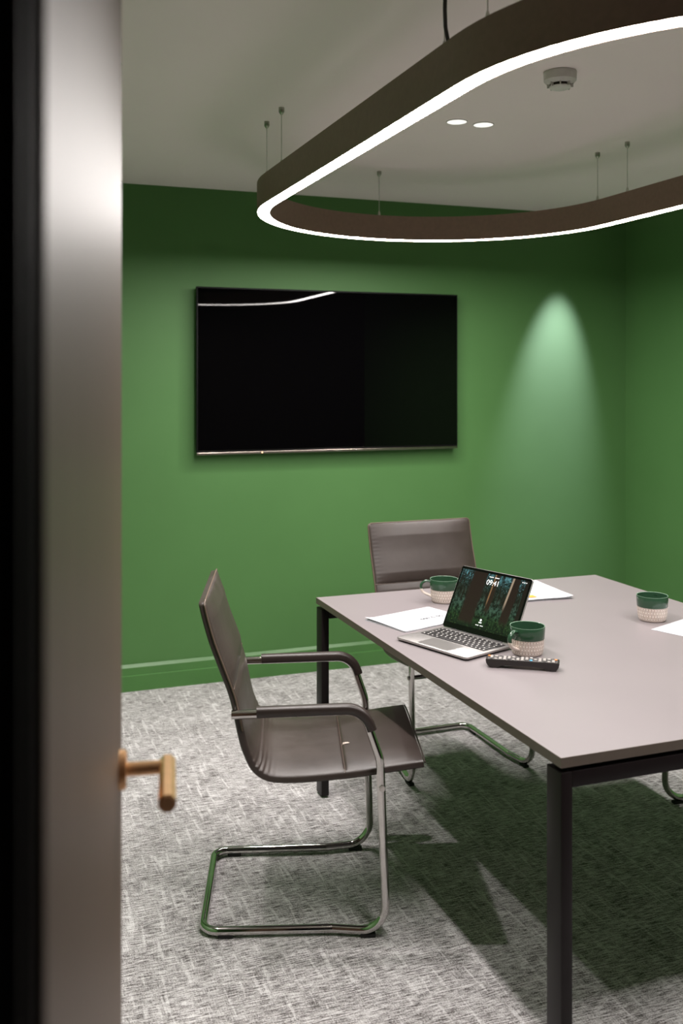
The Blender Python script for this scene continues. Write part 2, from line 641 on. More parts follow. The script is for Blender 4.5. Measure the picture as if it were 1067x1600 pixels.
# ------------------------------------------------------------------ conference table
TU, TV, TW, TL, TZ = 1.1919, 1.8484, 1.2493, 1.6756, 0.74
tb = thing('conference_table', 'rectangular taupe meeting table on square black metal legs', 'table', (TU + TW / 2, TV + TL / 2, 0))
a, l = TW / 2, TL / 2
top_t, gap, rail_h = 0.0225, 0.0115, 0.036
zf = TZ - top_t - gap           # top of the frame
ttop = finish('tabletop', box((-a + 0.0015, -l + 0.0015, TZ - top_t), (a - 0.0015, l - 0.0015, TZ)), 'laminate', tb, smooth=False)
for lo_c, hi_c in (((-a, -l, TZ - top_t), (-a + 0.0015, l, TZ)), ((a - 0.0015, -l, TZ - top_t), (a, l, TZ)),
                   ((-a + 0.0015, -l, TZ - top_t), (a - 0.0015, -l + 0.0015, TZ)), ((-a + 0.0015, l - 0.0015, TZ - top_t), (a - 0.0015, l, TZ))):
    finish('edge_band', box(lo_c, hi_c), 'shaded_edging', ttop, smooth=False)
LW, LD = 0.030, 0.060
for sx in (-1, 1):
    for sy in (-1, 1):
        x0 = -a + 0.001 if sx < 0 else a - LW - 0.001
        y0 = -l + 0.001 if sy < 0 else l - LD - 0.001
        lg = finish('leg', box((x0, y0, 0.006), (x0 + LW, y0 + LD, zf), 0.003, 2), 'black_metal', tb)
        finish('foot', lathe([(0, 0), (0.012, 0), (0.012, 0.008), (0, 0.008)], 12, (x0 + LW / 2, y0 + LD / 2, 0)), 'rubber', lg)
for sy in (-1, 1):
    y0 = -l + 0.001 if sy < 0 else l - LD - 0.001
    finish('end_rail', box((-a + LW + 0.001, y0 + 0.0005, zf - rail_h), (a - LW - 0.001, y0 + LD - 0.0005, zf), 0.002, 2), 'black_metal', tb)
for sx in (-1, 1):
    xc = sx * (a - 0.22)
    finish('side_rail', box((xc - 0.02, -l + LD + 0.001, zf - 0.04), (xc + 0.02, l - LD - 0.001, zf - 0.004), 0.002, 2), 'black_metal', tb)
for sx in (-0.82, 0, 0.82):
    for sy in (-1, 1):
        finish('spacer', lathe([(0, 0), (0.012, 0), (0.012, gap), (0, gap)], 12, (sx * a, sy * (l - LD / 2), zf)), 'black_metal', tb)


# ------------------------------------------------------------------ cantilever chairs
def resample(pts, n):
    """Catmull-Rom through 2-D points, n samples evenly along the length"""
    P = [Vector(p) for p in pts]
    P = [P[0] * 2 - P[1]] + P + [P[-1] * 2 - P[-2]]
    fine = []
    for i in range(1, len(P) - 2):
        for k in range(12):
            t = k / 12
            p0, p1, p2, p3 = P[i - 1], P[i], P[i + 1], P[i + 2]
            fine.append(0.5 * ((2 * p1) + (p2 - p0) * t + (2 * p0 - 5 * p1 + 4 * p2 - p3) * t * t + (3 * p1 - p0 - 3 * p2 + p3) * t ** 3))
    fine.append(P[-2])
    L = [0]
    for p, q in zip(fine, fine[1:]):
        L.append(L[-1] + (q - p).length)
    out = []
    j = 0
    for k in range(n):
        s = L[-1] * k / (n - 1)
        while j < len(L) - 2 and L[j + 1] < s:
            j += 1
        f = (s - L[j]) / max(1e-9, L[j + 1] - L[j])
        out.append(fine[j].lerp(fine[j + 1], f))
    return out, L[-1]


SHELL = [(0.222, 0.4665), (0.16, 0.4585), (0.109, 0.452), (0.05, 0.444), (-0.0135, 0.438), (-0.10, 0.432), (-0.184, 0.431), (-0.232, 0.441),
         (-0.268, 0.470), (-0.293, 0.522), (-0.306, 0.568), (-0.328, 0.669), (-0.3575, 0.751), (-0.385, 0.825), (-0.404, 0.890), (-0.416, 0.940)]
SH, SHL = resample(SHELL, 241)
BEND = next(i for i, p in enumerate(SH) if p.y > 0.462 and p.x < 0)        # end of seat
SEAM = next(i for i, p in enumerate(SH) if p.y > 0.690 and p.x < 0)           # seam across the back
SEATSEAM = min(range(BEND), key=lambda i: abs(SH[i].x + 0.002))
HWID = 0.243


def half_w(i):
    d = (len(SH) - 1 - i) * SHL / (len(SH) - 1)
    r = 0.012
    return HWID if d >= r else HWID - r + math.sqrt(max(0.0, r * r - (r - d) ** 2))


def shell_n(i):
    t = (SH[min(i + 1, len(SH) - 1)] - SH[max(i - 1, 0)]).normalized()
    return Vector((t.y, -t.x))


def shell_thick(i, yn):
    """padding thickness at path sample i and normalised width yn (-1..1)"""
    s = i / (len(SH) - 1)
    ay = abs(yn)
    if i <= BEND:
        e = min(1.0, i / 10)
        g = 1 - 0.6 * math.exp(-((i - SEATSEAM) / 0.7) ** 2) - 0.08 * math.exp(-((i - SEATSEAM) / 4.0) ** 2)
        th = 0.019 + 0.012 * (1 - ay ** 6) * (0.55 + 0.45 * e) * g
    elif i < SEAM:
        th = 0.019 + 0.007 * (1 - ay ** 6) * min(1, (SEAM - i) / 6 * 0.8 + 0.2)
    else:
        e1 = min(1, (i - SEAM) / 10)
        e2 = min(1, (len(SH) - 1 - i) / 14)
        e = math.sqrt(max(0, e1)) * math.sqrt(max(0, e2))
        th = 0.019 + (0.018 * (1 - ay ** 5)) * e
    # gathered leather near the bend and at the stitched edges
    bend = math.exp(-((i - BEND) / 11.0) ** 2)
    th += 0.0026 * bend * math.sin(i * 1.25 + 4 * yn) * ay ** 2
    if i > SEAM and 0.88 < ay < 0.97:
        th += 0.0003 * math.sin(i * 1.55)
    return th


def shell_piece(i0, i1):
    bmx = bmesh.new()
    JI = [-1, -0.985, -0.955, -0.91, -0.85, -0.75, -0.6, -0.4, -0.2, 0, 0.2, 0.4, 0.6, 0.75, 0.85, 0.91, 0.955, 0.985, 1]
    JO = [0.985, 0.9, 0.5, 0, -0.5, -0.9, -0.985]
    rings = []
    for i in range(i0, i1 + 1):
        p, n = SH[i], shell_n(i)
        ring = []
        for j in JI:
            th = shell_thick(i, j)
            if abs(j) == 1:
                th -= 0.0035
            q = p + n * th
            ring.append(bmx.verts.new((q.x, j * half_w(i), q.y)))
        for j in [1] + JO + [-1]:
            off = 0.0035 if abs(j) == 1 else 0.0
            q = p + n * off
            ring.append(bmx.verts.new((q.x, j * half_w(i), q.y)))
        rings.append(ring)
    m = len(rings[0])
    for r0, r1 in zip(rings, rings[1:]):
        for k in range(m):
            bmx.faces.new((r0[k], r0[(k + 1) % m], r1[(k + 1) % m], r1[k]))
    for ring in (rings[0], rings[-1]):
        na = len(JI)
        inner, outer = ring[:na], list(reversed(ring[na:]))
        # bridge the end cap with quads/tris
        k = 0
        ii, oo = 0, 0
        while ii < len(inner) - 1 or oo < len(outer) - 1:
            if oo >= len(outer) - 1 or (ii < len(inner) - 1 and inner[ii + 1].co.y <= outer[oo + 1].co.y):
                bmx.faces.new((inner[ii], inner[ii + 1], outer[oo]))
                ii += 1
            else:
                bmx.faces.new((inner[ii], outer[oo + 1], outer[oo]))
                oo += 1
    return bmx


def shell_pt(i, yn, extra=0.0):
    q = SH[i] + shell_n(i) * (shell_thick(i, yn) + extra)
    return Vector((q.x, yn * half_w(i), q.y))


def make_chair(label):
    t = thing('cantilever_chair', label, 'chair', group='chairs at the meeting table')
    st = finish('seat', shell_piece(0, BEND), 'leather', t, angle=45)
    bk = finish('backrest', shell_piece(BEND, len(SH) - 1), 'leather', t, angle=45)
    # seat seam
    finish('seat_seam', tube([shell_pt(SEATSEAM, y, 0.0004) for y in [k / 10 for k in range(-10, 11)]], 0.0011, 6), 'piping', st)
    # front edge piping of the seat
    finish('seat_piping', tube([Vector((SH[0].x + 0.002, y * HWID, SH[0].y + shell_thick(0, y) - 0.003)) for y in [k / 10 for k in range(-10, 11)]], 0.0026, 8), 'leather', st)
    # backrest piping: up one edge, across the top, down the other
    N = len(SH) - 1
    pts = [shell_pt(i, -1, -0.003) + Vector((0, -0.001, 0)) for i in list(range(SEAM - 28, N - 6, 3)) + list(range(N - 6, N))]
    pts += [shell_pt(N, y, -0.001) + Vector((0, 0, 0.001)) for y in [k / 8 for k in range(-8, 9)]]
    pts += [shell_pt(i, 1, -0.003) + Vector((0, 0.001, 0)) for i in list(range(N - 1, N - 7, -1)) + list(range(N - 7, SEAM - 28, -3))]
    finish('back_piping', tube(pts, 0.0028, 8), 'piping', bk)
    finish('back_seam', tube([shell_pt(SEAM, y, 0.0005) for y in [k / 10 for k in range(-10, 11)]], 0.0016, 6), 'piping', bk)
    # one bent chrome tube: arm, upright, floor run, rear bar and back again
    R = 0.0122
    zc = 0.0172
    sidep = [(-0.322, -0.262, 0.634), (0.046, -0.262, 0.640), (0.094, -0.262, 0.500), (0.112, -0.264, zc), (-0.040, -0.240, zc), (-0.405, -0.236, zc)]
    rad = [0, 0.065, 0.12, 0.075, 0.05, 0.045]
    full = sidep + [(x, -y, z) for x, y, z in reversed(sidep)]
    rr = rad + list(reversed(rad))
    finish('frame', tube(fillet(full, rr, 9), R, 14), 'chrome', t, angle=60)
    # sleeve pads over the arms
    armp = fillet([(-0.252, -0.262, 0.634), (0.046, -0.262, 0.640), (0.094, -0.262, 0.500)], [0, 0.065, 0], 10)
    cut = [p for p in armp[:-1]]
    end = armp[-1]
    last = cut[-1]
    cut.append(last + (end - last).normalized() * 0.012)
    for s in (-1, 1):
        path = [Vector((p.x, p.y * -s, p.z)) for p in cut]
        b = bmesh.new()
        add_sweep(b, path, rrect(0.034, 0.028, 0.009, 3, 0, -0.006), side=(0, 1, 0))
        finish('arm_pad', b, 'pad', t)
    # rail under the seat, side bolts, glides
    finish('seat_rail', tube([(0.10, -0.254, 0.424), (0.10, 0.254, 0.424)], 0.008, 10), 'chrome', t)
    for s in (-1, 1):
        b = bmesh.new()
        add_sweep(b, [Vector((0.0985, s * 0.273, 0.424)), Vector((0.0985, s * 0.2785, 0.424))], circle(0.0085, 16))
        add_sweep(b, [Vector((0.0985, s * 0.2785, 0.424)), Vector((0.0985, s * 0.2800, 0.424))], circle(0.005, 6))
        finish('bolt', b, 'steel', t)
    for gx, gy in ((0.060, 0.2535), (-0.34, 0.236)):
        for s in (-1, 1):
            finish('glide', box((gx - 0.022, s * gy - 0.011, 0.0), (gx + 0.022, s * gy + 0.011, 0.011), 0.003, 2), 'rubber', t)
    return t


def place(o, loc, rz):
    o.location = loc
    o.rotation_euler = (0, 0, rz)


ch1 = make_chair('brown leather cantilever chair with torn seat, nearest the open door')
ch2 = copy_tree(ch1)
ch2['label'] = 'brown leather chair at the far table end, only its back showing behind the laptop'
ch3 = copy_tree(ch1)
ch3['label'] = 'chair on the table\'s right side showing only one chrome foot at the frame edge'
cx, cy = CW(0.0, 3.01)
place(ch1, (cx, cy, 0), -TH + math.radians(3.2))
place(ch2, (1.81, 3.53, 0), -PI / 2)
place(ch3, (2.48, 2.72, 0), PI)
# the tear in the near chair's seat
b = bmesh.new()
px, py = 0.012, -0.055
ring = []
for k in range(14):
    aa = 2 * PI * k / 14
    r = (0.5 + 0.5 * random.random())
    x = px + 0.016 * r * math.cos(aa)
    y = py + 0.011 * r * math.sin(aa)
    i = min(range(BEND), key=lambda q: abs(SH[q].x - x))
    ring.append(b.verts.new(shell_pt(i, y / HWID, 0.0014)))
i = min(range(BEND), key=lambda q: abs(SH[q].x - px))
cv = b.verts.new(shell_pt(i, py / HWID, 0.0022))
for k in range(14):
    b.faces.new((ring[k], ring[(k + 1) % 14], cv))
seat1 = [c for c in ch1.children if c.name.startswith('seat') and 'rail' not in c.name][0]
tr = finish('tear', b, 'tear', seat1)
tag(tr, 'small pale tear beside the seat seam')

# ------------------------------------------------------------------ television
TX0, TX1, TZ0, TZ1 = 1.0257, 2.5075, 1.180, 2.0416
tvw, tvh = TX1 - TX0, TZ1 - TZ0
tv = thing('television', 'large black flat television hung on the green wall', 'television', ((TX0 + TX1) / 2, VB, TZ0))
hw = tvw / 2
YF = -0.062                                         # front face
body = finish('body', box((-hw, YF + 0.002, 0.012), (hw, YF + 0.026, tvh), 0.003, 2), 'tv_plastic', tv)
finish('rear_housing', box((-hw + 0.16, YF + 0.026, 0.10), (hw - 0.16, YF + 0.050, tvh - 0.12), 0.008, 2), 'tv_plastic', body)
finish('screen', box((-hw + 0.008, YF, 0.022), (hw - 0.008, YF + 0.004, tvh - 0.008), 0.0005, 1), 'tv_glass', tv, smooth=False)
b = bmesh.new()
add_box(b, (-hw, YF - 0.001, 0.0), (hw, YF + 0.024, 0.014), 0.004, 3)
bar = finish('lower_trim', b, 'silver_trim', tv)
finish('brand_mark', box((0.016, YF - 0.0022, 0.0035), (0.044, YF - 0.0008, 0.0105), 0.0008, 1), 'logo', bar)
for k in range(3):
    finish('indicator', box((0.13 + k * 0.013, YF - 0.002, 0.005), (0.137 + k * 0.013, YF - 0.0008, 0.009), 0.0005, 1), 'logo', bar)
finish('power_light', lathe([(0, 0), (0.0035, 0), (0.0035, 0.0014), (0, 0.0014)], 10), 'led', bar, (-0.395, YF - 0.0006, 0.006), (PI / 2, 0, 0))
finish('wall_bracket', box((-0.25, YF + 0.050, 0.24), (0.25, -0.0005, 0.62), 0.002, 1), 'black_metal', tv)

# ------------------------------------------------------------------ ring pendant light
RU, RR, RN, RF = 1.765, 0.747, 1.97, 3.54            # centre line: x centre, radius, near and far arc centres
RB, RT = 2.229, 2.341
RW = 0.052


def stadium(off=0.0, n=48, z=0.0):
    r = RR + off
    p = []
    for k in range(n + 1):
        a_ = PI * k / n
        p.append(Vector((RU + r * math.cos(a_), RF + r * math.sin(a_), z)))
    for k in range(n + 1):
        a_ = PI + PI * k / n
        p.append(Vector((RU + r * math.cos(a_), RN + r * math.sin(a_), z)))
    return p


ring = thing('ring_pendant', 'bronze oval ring pendant with glowing underside above the table', 'pendant light', (0, 0, 0))
b = bmesh.new()
prof = [(RW / 2, RB), (RW / 2, RT), (-RW / 2, RT), (-RW / 2, RB), (-RW / 2 + 0.0025, RB), (-RW / 2 + 0.0025, RT - 0.004), (RW / 2 - 0.0025, RT - 0.004), (RW / 2 - 0.0025, RB)]
loops = [[b.verts.new(p) for p in stadium(o_, z=z_)] for o_, z_ in prof]
for q in range(len(loops)):
    A_, B_ = loops[q], loops[(q + 1) % len(loops)]
    for k in range(len(A_)):
        b.faces.new((A_[k], A_[(k + 1) % len(A_)], B_[(k + 1) % len(A_)], B_[k]))
finish('housing', b, 'bronze', ring)
b = bmesh.new()
A_ = [b.verts.new(p) for p in stadium(-RW / 2 + 0.0026, z=RB + 0.0012)]
B_ = [b.verts.new(p) for p in stadium(RW / 2 - 0.0026, z=RB + 0.0012)]
for k in range(len(A_)):
    b.faces.new((A_[k], B_[k], B_[(k + 1) % len(A_)], A_[(k + 1) % len(A_)]))
df = finish('diffuser', b, 'diffuser', ring)
tag(df, 'glowing white strip')
wires = [(RU - RR, 3.605), (RU - RR, 3.40), (RU + RR, 3.605), (RU + RR, 3.40), (RU, RF + RR),
         (RU - RR, 2.07), (RU - RR + 0.004, 1.873), (RU + RR, 2.07), (RU + RR - 0.004, 1.873), (RU, RN - RR)]
for k, (x, y) in enumerate(wires):
    # keep the fixing on the centre line where the arc has begun
    if y > RF and abs(x - RU) > 0.1:
        x = RU + math.copysign(math.sqrt(RR ** 2 - (y - RF) ** 2), x - RU)
    if y < RN and abs(x - RU) > 0.1:
        x = RU + math.copysign(math.sqrt(RR ** 2 - (y - RN) ** 2), x - RU)
    wr = finish('suspension_wire', tube([(x, y, RT + 0.002), (x, y, HC - 0.004)], 0.0015, 6), 'steel', ring)
    finish('ceiling_fixing', lathe([(0, 0), (0.004, 0), (0.0065, 0.004), (0.0105, 0.010), (0.0105, 0.026), (0, 0.026)], 14, (x, y, HC - 0.026)), 'steel', wr)
    finish('wire_grip', lathe([(0, 0), (0.006, 0), (0.006, 0.012), (0.0035, 0.022), (0.0015, 0.026), (0, 0.026)], 12, (x, y, RT)), 'steel', wr)
x, y = RU - RR, 2.045
finish('power_cable', tube(fillet([(x, y, RT), (x - 0.004, y + 0.012, RT + 0.05), (x - 0.001, y + 0.022, RT + 0.10), (x, y + 0.018, RT + 0.15), (x, y + 0.02, HC)], [0, 0.05, 0.1, 0.1, 0], 5), 0.0048, 10), 'cable', ring)

# ------------------------------------------------------------------ ceiling fittings
for (x, y), lb in (((1.700, 3.351), 'small white round ceiling disc, left of the pair inside the ring'), ((1.815, 3.354), 'small white round ceiling disc, right of the pair inside the ring')):
    t = thing('ceiling_disc', lb, 'ceiling light', (x, y, HC), group='ceiling discs inside the ring')
    finish('rim', lathe([(0.0375, -0.0005), (0.0375, -0.004), (0.0405, -0.004), (0.0415, -0.0005)], 40), 'white_plastic', t)
    finish('lens', lathe([(0, -0.003), (0.0378, -0.003), (0.0378, -0.0005), (0, -0.0005)], 40), 'disc', t)

sm = thing('smoke_detector', 'round white smoke detector on the ceiling inside the ring', 'smoke detector', (1.738, 2.70, HC))
finish('base', lathe([(0, 0), (0.051, 0), (0.0525, -0.002), (0.0515, -0.028), (0.048, -0.031), (0, -0.031)], 48), 'white_plastic', sm)
finish('chamber', lathe([(0.032, -0.030), (0.0315, -0.046), (0, -0.046)], 40), 'dark_slot', sm)
finish('collar', lathe([(0.0485, -0.0305), (0.046, -0.034), (0.0385, -0.038), (0.033, -0.0385), (0.033, -0.0305)], 48), 'white_plastic', sm)
finish('cap', lathe([(0, -0.0545), (0.026, -0.0535), (0.0335, -0.050), (0.035, -0.047), (0.030, -0.0455), (0, -0.0455)], 40), 'white_plastic', sm)
for k in range(8):
    aa = 2 * PI * (k + 0.3) / 8
    b = box((0.030, -0.0022, -0.050), (0.0415, 0.0022, -0.034), 0.0008, 1)
    finish('rib', b, 'white_plastic', sm, rot=(0, 0, aa))

# recessed downlights: one washes the back wall right of the television, its mate stands by the left wall
for SX, SY, pw, lb in ((3.236, 4.69, SPOT_POWER, 'recessed ceiling spotlight washing the green wall right of the television'),
                       (0.37, 3.10, LEFT_POWER, 'recessed ceiling spotlight by the left wall, beside the near chair')):
    dl = thing('downlight', lb, 'downlight', (SX, SY, HC), group='recessed corner spotlights')
    finish('bezel', lathe([(0.030, -0.0005), (0.031, -0.003), (0.041, -0.003), (0.043, -0.0005)], 36), 'white_plastic', dl)
    finish('lamp', lathe([(0, -0.002), (0.0302, -0.002), (0.0302, -0.0006), (0, -0.0006)], 36), 'lamp_lens', dl)
    sp = bpy.data.lights.new('spot_lamp', 'SPOT')
    sp.energy = pw
    sp.color = SPOT_COLOUR if SX > 2 else RING_COLOUR
    sp.spot_size = math.radians(36 if SX > 2 else 100)
    sp.spot_blend = 1.0
    sp.shadow_soft_size = 0.025
    so = bpy.data.objects.new('spot_lamp', sp)
    COL.objects.link(so)
    so.parent = dl
    so.location = (0, 0, -0.012)
    so.rotation_euler = (math.radians(15.5), math.radians(4), 0) if SX > 2 else (0, 0, 0)


# ------------------------------------------------------------------ mugs
def make_mug():
    t = thing('mug', 'x', 'mug', group='two-tone mugs on the table')
    b = bmesh.new()
    outer = [(0, 0.0008), (0.040, 0.0), (0.0445, 0.0025), (0.0470, 0.008), (0.0485, 0.018), (0.0500, 0.034), (0.0510, 0.0482), (0.0515, 0.0492), (0.0525, 0.066), (0.0532, 0.084), (0.0524, 0.0862)]
    inner = [(0.0505, 0.0855), (0.0495, 0.075), (0.0478, 0.050), (0.0455, 0.022), (0.040, 0.008), (0, 0.006)]
    n = 56
    prof = outer + inner
    rings = []
    for r, z in prof:
        rings.append([b.verts.new((0, 0, z))] if r == 0 else [b.verts.new((r * math.cos(2 * PI * k / n), r * math.sin(2 * PI * k / n), z)) for k in range(n)])
    uvl = b.loops.layers.uv.new('UVMap')
    for q in range(len(rings) - 1):
        A_, B_ = rings[q], rings[q + 1]
        ins = q >= len(outer)
        for k in range(n):
            k2 = (k + 1) % n
            if len(A_) == 1:
                f = b.faces.new((A_[0], B_[k], B_[k2]))
            elif len(B_) == 1:
                f = b.faces.new((A_[k], A_[k2], B_[0]))
            else:
                f = b.faces.new((A_[k], A_[k2], B_[k2], B_[k]))
            for lp in f.loops:
                kk = math.atan2(lp.vert.co.y, lp.vert.co.x) % (2 * PI)
                if k == n - 1 and kk < 0.5:
                    kk += 2 * PI
                lp[uvl].uv = (kk * 0.05, -1.0 if ins else lp.vert.co.z)
    bd = finish('cup', b, 'mug', t, angle=50)
    hp = fillet([(0.049, 0, 0.0745), (0.068, 0, 0.078), (0.088, 0, 0.064), (0.082, 0, 0.036), (0.046, 0, 0.020)], [0, 0.016, 0.018, 0.022, 0], 7)
    b = bmesh.new()
    add_sweep(b, hp, circle(0.0058, 12, 1.25, 0.85), side=(0, 1, 0))
    finish('handle', b, 'mug_handle', t)
    return t


def cam_dir(deg):
    """world angle for a camera-plan direction: 0 = image right, 90 = away from the viewer"""
    return math.radians(deg) - TH


mug1 = make_mug()
mug1['label'] = 'green and cream mug behind the laptop, near the far chair'
mug2 = copy_tree(mug1)
mug2['label'] = 'green and cream mug in front of the laptop, beside the remote control'
mug3 = copy_tree(mug1)
mug3['label'] = 'green and cream mug standing alone on the right side of the table'


def lead(p, d):
    """push a plan point d metres further along the viewing ray"""
    L = math.hypot(*p)
    return (p[0] * (1 + d / L), p[1] * (1 + d / L))


for mg, p, ang in ((mug1, (1.600, 3.258), 176), (mug2, (1.529, 2.552), 222), (mug3, (2.145, 2.766), 60)):
    q = lead(p, 0.040)
    place(mg, (q[0], q[1], TZ), cam_dir(ang))

# ------------------------------------------------------------------ laptop
lp_dir = math.atan2(-0.943, 0.332)          # along the front edge, left to right for the user
LWD, LDP, LTH = 0.304, 0.2124, 0.0115
# local: x to the user's right, y away from the user (to the hinge)
fcx, fcy = 1.285, 2.716
lap = thing('laptop', 'open silver laptop showing a forest lock screen on the table', 'laptop', (fcx, fcy, TZ), lp_dir)


def slab(x0, x1, y0, y1, z0, z1, r, seg=5, bev=0.0012):
    b_ = bmesh.new()
    pts = []
    for cx_, cy_, a0 in ((x1 - r, y1 - r, 0), (x0 + r, y1 - r, PI / 2), (x0 + r, y0 + r, PI), (x1 - r, y0 + r, 1.5 * PI)):
        for k in range(seg + 1):
            a_ = a0 + PI / 2 * k / seg
            pts.append((cx_ + r * math.cos(a_), cy_ + r * math.sin(a_)))
    lo = [b_.verts.new((x, y, z0)) for x, y in pts]
    hi = [b_.verts.new((x, y, z1)) for x, y in pts]
    n_ = len(pts)
    for k in range(n_):
        b_.faces.new((lo[k], lo[(k + 1) % n_], hi[(k + 1) % n_], hi[k]))
    fb = b_.faces.new(list(reversed(lo)))
    ft = b_.faces.new(hi)
    if bev:
        es = list(ft.edges) + list(fb.edges)
        bmesh.ops.bevel(b_, geom=es, offset=bev, segments=2, profile=0.5, affect='EDGES')
    return b_


H2 = LWD / 2
base = finish('base', slab(-H2, H2, 0, LDP, 0.0058, LTH, 0.011), 'aluminium', lap)
finish('underside', slab(-H2 + 0.008, H2 - 0.008, 0.008, LDP - 0.006, 0.003, 0.0058, 0.011, 5, 0), 'keys', base)  # black inset slab stands in for the shadow under the base edge
for sx in (-1, 1):
    for yy in (0.02, LDP - 0.02):
        finish('foot', lathe([(0, 0), (0.006, 0), (0.007, 0.0032), (0, 0.0032)], 12, (sx * (H2 - 0.02), yy, 0)), 'rubber', base)
finish('keyboard_well', box((-0.137, 0.094, LTH - 0.0004), (0.137, 0.194, LTH + 0.0002)), 'keys', base, smooth=False)
kb, lg = bmesh.new(), bmesh.new()
rows = 6
for r in range(rows):
    y0 = 0.0955 + r * 0.0164
    hh = 0.0142
    if r == 0:
        widths = [0.9, 0.9, 0.9, 1.15, 5.2, 1.15, 0.9, 0.8, 0.8, 0.8]
    elif r == 1:
        widths = [2.1] + [1] * 10 + [2.1]
    elif r == 2:
        widths = [1.6] + [1] * 11 + [1.6]
    elif r == 3:
        widths = [1.4] + [1] * 12
    elif r == 4:
        widths = [1] * 12 + [1.6]
    else:
        widths = [1.0] * 14
    tot = sum(widths)
    x = -0.136
    for wv in widths:
        ww = wv / tot * 0.272
        add_box(kb, (x + 0.0012, y0, LTH + 0.0002), (x + ww - 0.0012, y0 + hh, LTH + 0.0014))
        if wv < 3:
            mx = x + ww / 2
            add_box(lg, (mx - 0.0022, y0 + 0.0045, LTH + 0.00135), (mx + 0.0022, y0 + 0.0095, LTH + 0.0016))
        x += ww
ko = finish('keys', kb, 'keys', base, smooth=False)
ko['kind'] = 'stuff'
lo_ = finish('key_legends', lg, 'legend', base, smooth=False)
lo_['kind'] = 'stuff'
finish('trackpad', slab(-0.066, 0.066, 0.010, 0.088, LTH - 0.0003, LTH + 0.0002, 0.004, 4, 0), 'trackpad', base, smooth=False)
# lid: built upright about the hinge line, then tilted back
TILT = math.radians(27.5)
lid = finish('lid', slab(-H2, H2, 0, 0.214, -0.0045, 0.0, 0.009), 'aluminium', lap, (0, LDP - 0.004, LTH + 0.0005), (PI / 2 - TILT, 0, 0))
# lid local: x right, y up the screen, z towards the user
finish('bezel', slab(-H2 + 0.0015, H2 - 0.0015, 0.002, 0.2125, 0.0, 0.0010, 0.0075, 5, 0), 'glass_black', lid, smooth=False)
sx0, sx1, sy0, sy1 = -0.1435, 0.1435, 0.0195, 0.2040
b = bmesh.new()
uvl = b.loops.layers.uv.new('UVMap')
vs = [b.verts.new(c) for c in ((sx0, sy0, 0.0013), (sx1, sy0, 0.0013), (sx1, sy1, 0.0013), (sx0, sy1, 0.0013))]
f = b.faces.new(vs)
for lp, c in zip(f.loops, ((0, 0), (1, 0), (1, 1), (0, 1))):
    lp[uvl].uv = c
disp = finish('display', b, 'screen_picture', lid, smooth=False)
tag(disp, 'lit display with a dark forest picture')
finish('hinge', tube([(-0.11, LDP - 0.003, LTH - 0.001), (0.11, LDP - 0.003, LTH - 0.001)], 0.0035, 10), 'keys', lap)


def text_mesh(name, s, size, mat, parent, loc, bold=0.0):
    cu = bpy.data.curves.new(name, 'FONT')
    cu.body = s
    cu.size = size
    cu.align_x = 'CENTER'
    cu.offset = bold
    tmp = bpy.data.objects.new(name + '_tmp', cu)
    COL.objects.link(tmp)
    dg = bpy.context.evaluated_depsgraph_get()
    me = bpy.data.meshes.new_from_object(tmp.evaluated_get(dg))
    bpy.data.objects.remove(tmp)
    me.name = name
    me.materials.clear()
    me.materials.append(M[mat])
    o = bpy.data.objects.new(name, me)
    COL.objects.link(o)
    o.parent = parent
    o.location = loc
    return o


sw, shh = sx1 - sx0, sy1 - sy0
text_mesh('clock_digits', '09:41', 0.0245, 'white_glow', disp, (sx0 + 0.50 * sw, sy0 + 0.800 * shh, 0.0017), 0.0)
b = bmesh.new()
for k in range(9):
    x0 = sx0 + sw * (0.425 + k * 0.0168)
    if k != 4:
        add_box(b, (x0, sy0 + 0.935 * shh, 0.0014), (x0 + 0.0030, sy0 + 0.952 * shh, 0.0017))
for k in range(7):
    x0 = sx0 + sw * (0.447 + k * 0.0160)
    if k != 3:
        add_box(b, (x0, sy0 + 0.062 * shh, 0.0014), (x0 + 0.0028, sy0 + 0.076 * shh, 0.0017))
for k in range(3):
    x0 = sx0 + sw * (0.90 + k * 0.026)
    add_box(b, (x0, sy0 + 0.955 * shh, 0.0014), (x0 + 0.004, sy0 + 0.970 * shh, 0.0017))
add_box(b, (sx0 + sw * 0.478, sy0 + 0.112 * shh, 0.0014), (sx0 + sw * 0.522, sy0 + 0.130 * shh, 0.0017))
add_lathe(b, [(0, 0.0014), (0.0040, 0.0014), (0.0040, 0.0017), (0, 0.0017)], 12, (sx0 + sw * 0.5, sy0 + 0.165 * shh, 0))
finish('lock_screen_marks', b, 'white_glow', disp, smooth=False)['kind'] = 'stuff'

# ------------------------------------------------------------------ remote control
rl, rr_ = Vector((1.369, 2.503)), Vector((1.549, 2.384))
rl = Vector(lead(rl, 0.006))
rr_ = Vector(lead(rr_, 0.006))
rmid = (rl + rr_) / 2
rdir = math.atan2(rr_.y - rl.y, rr_.x - rl.x)
RLN = 0.208
rc = thing('remote_control', 'long black television remote lying in front of the mug', 'remote control', (rmid.x, rmid.y + 0.018, TZ), rdir)
h = RLN / 2
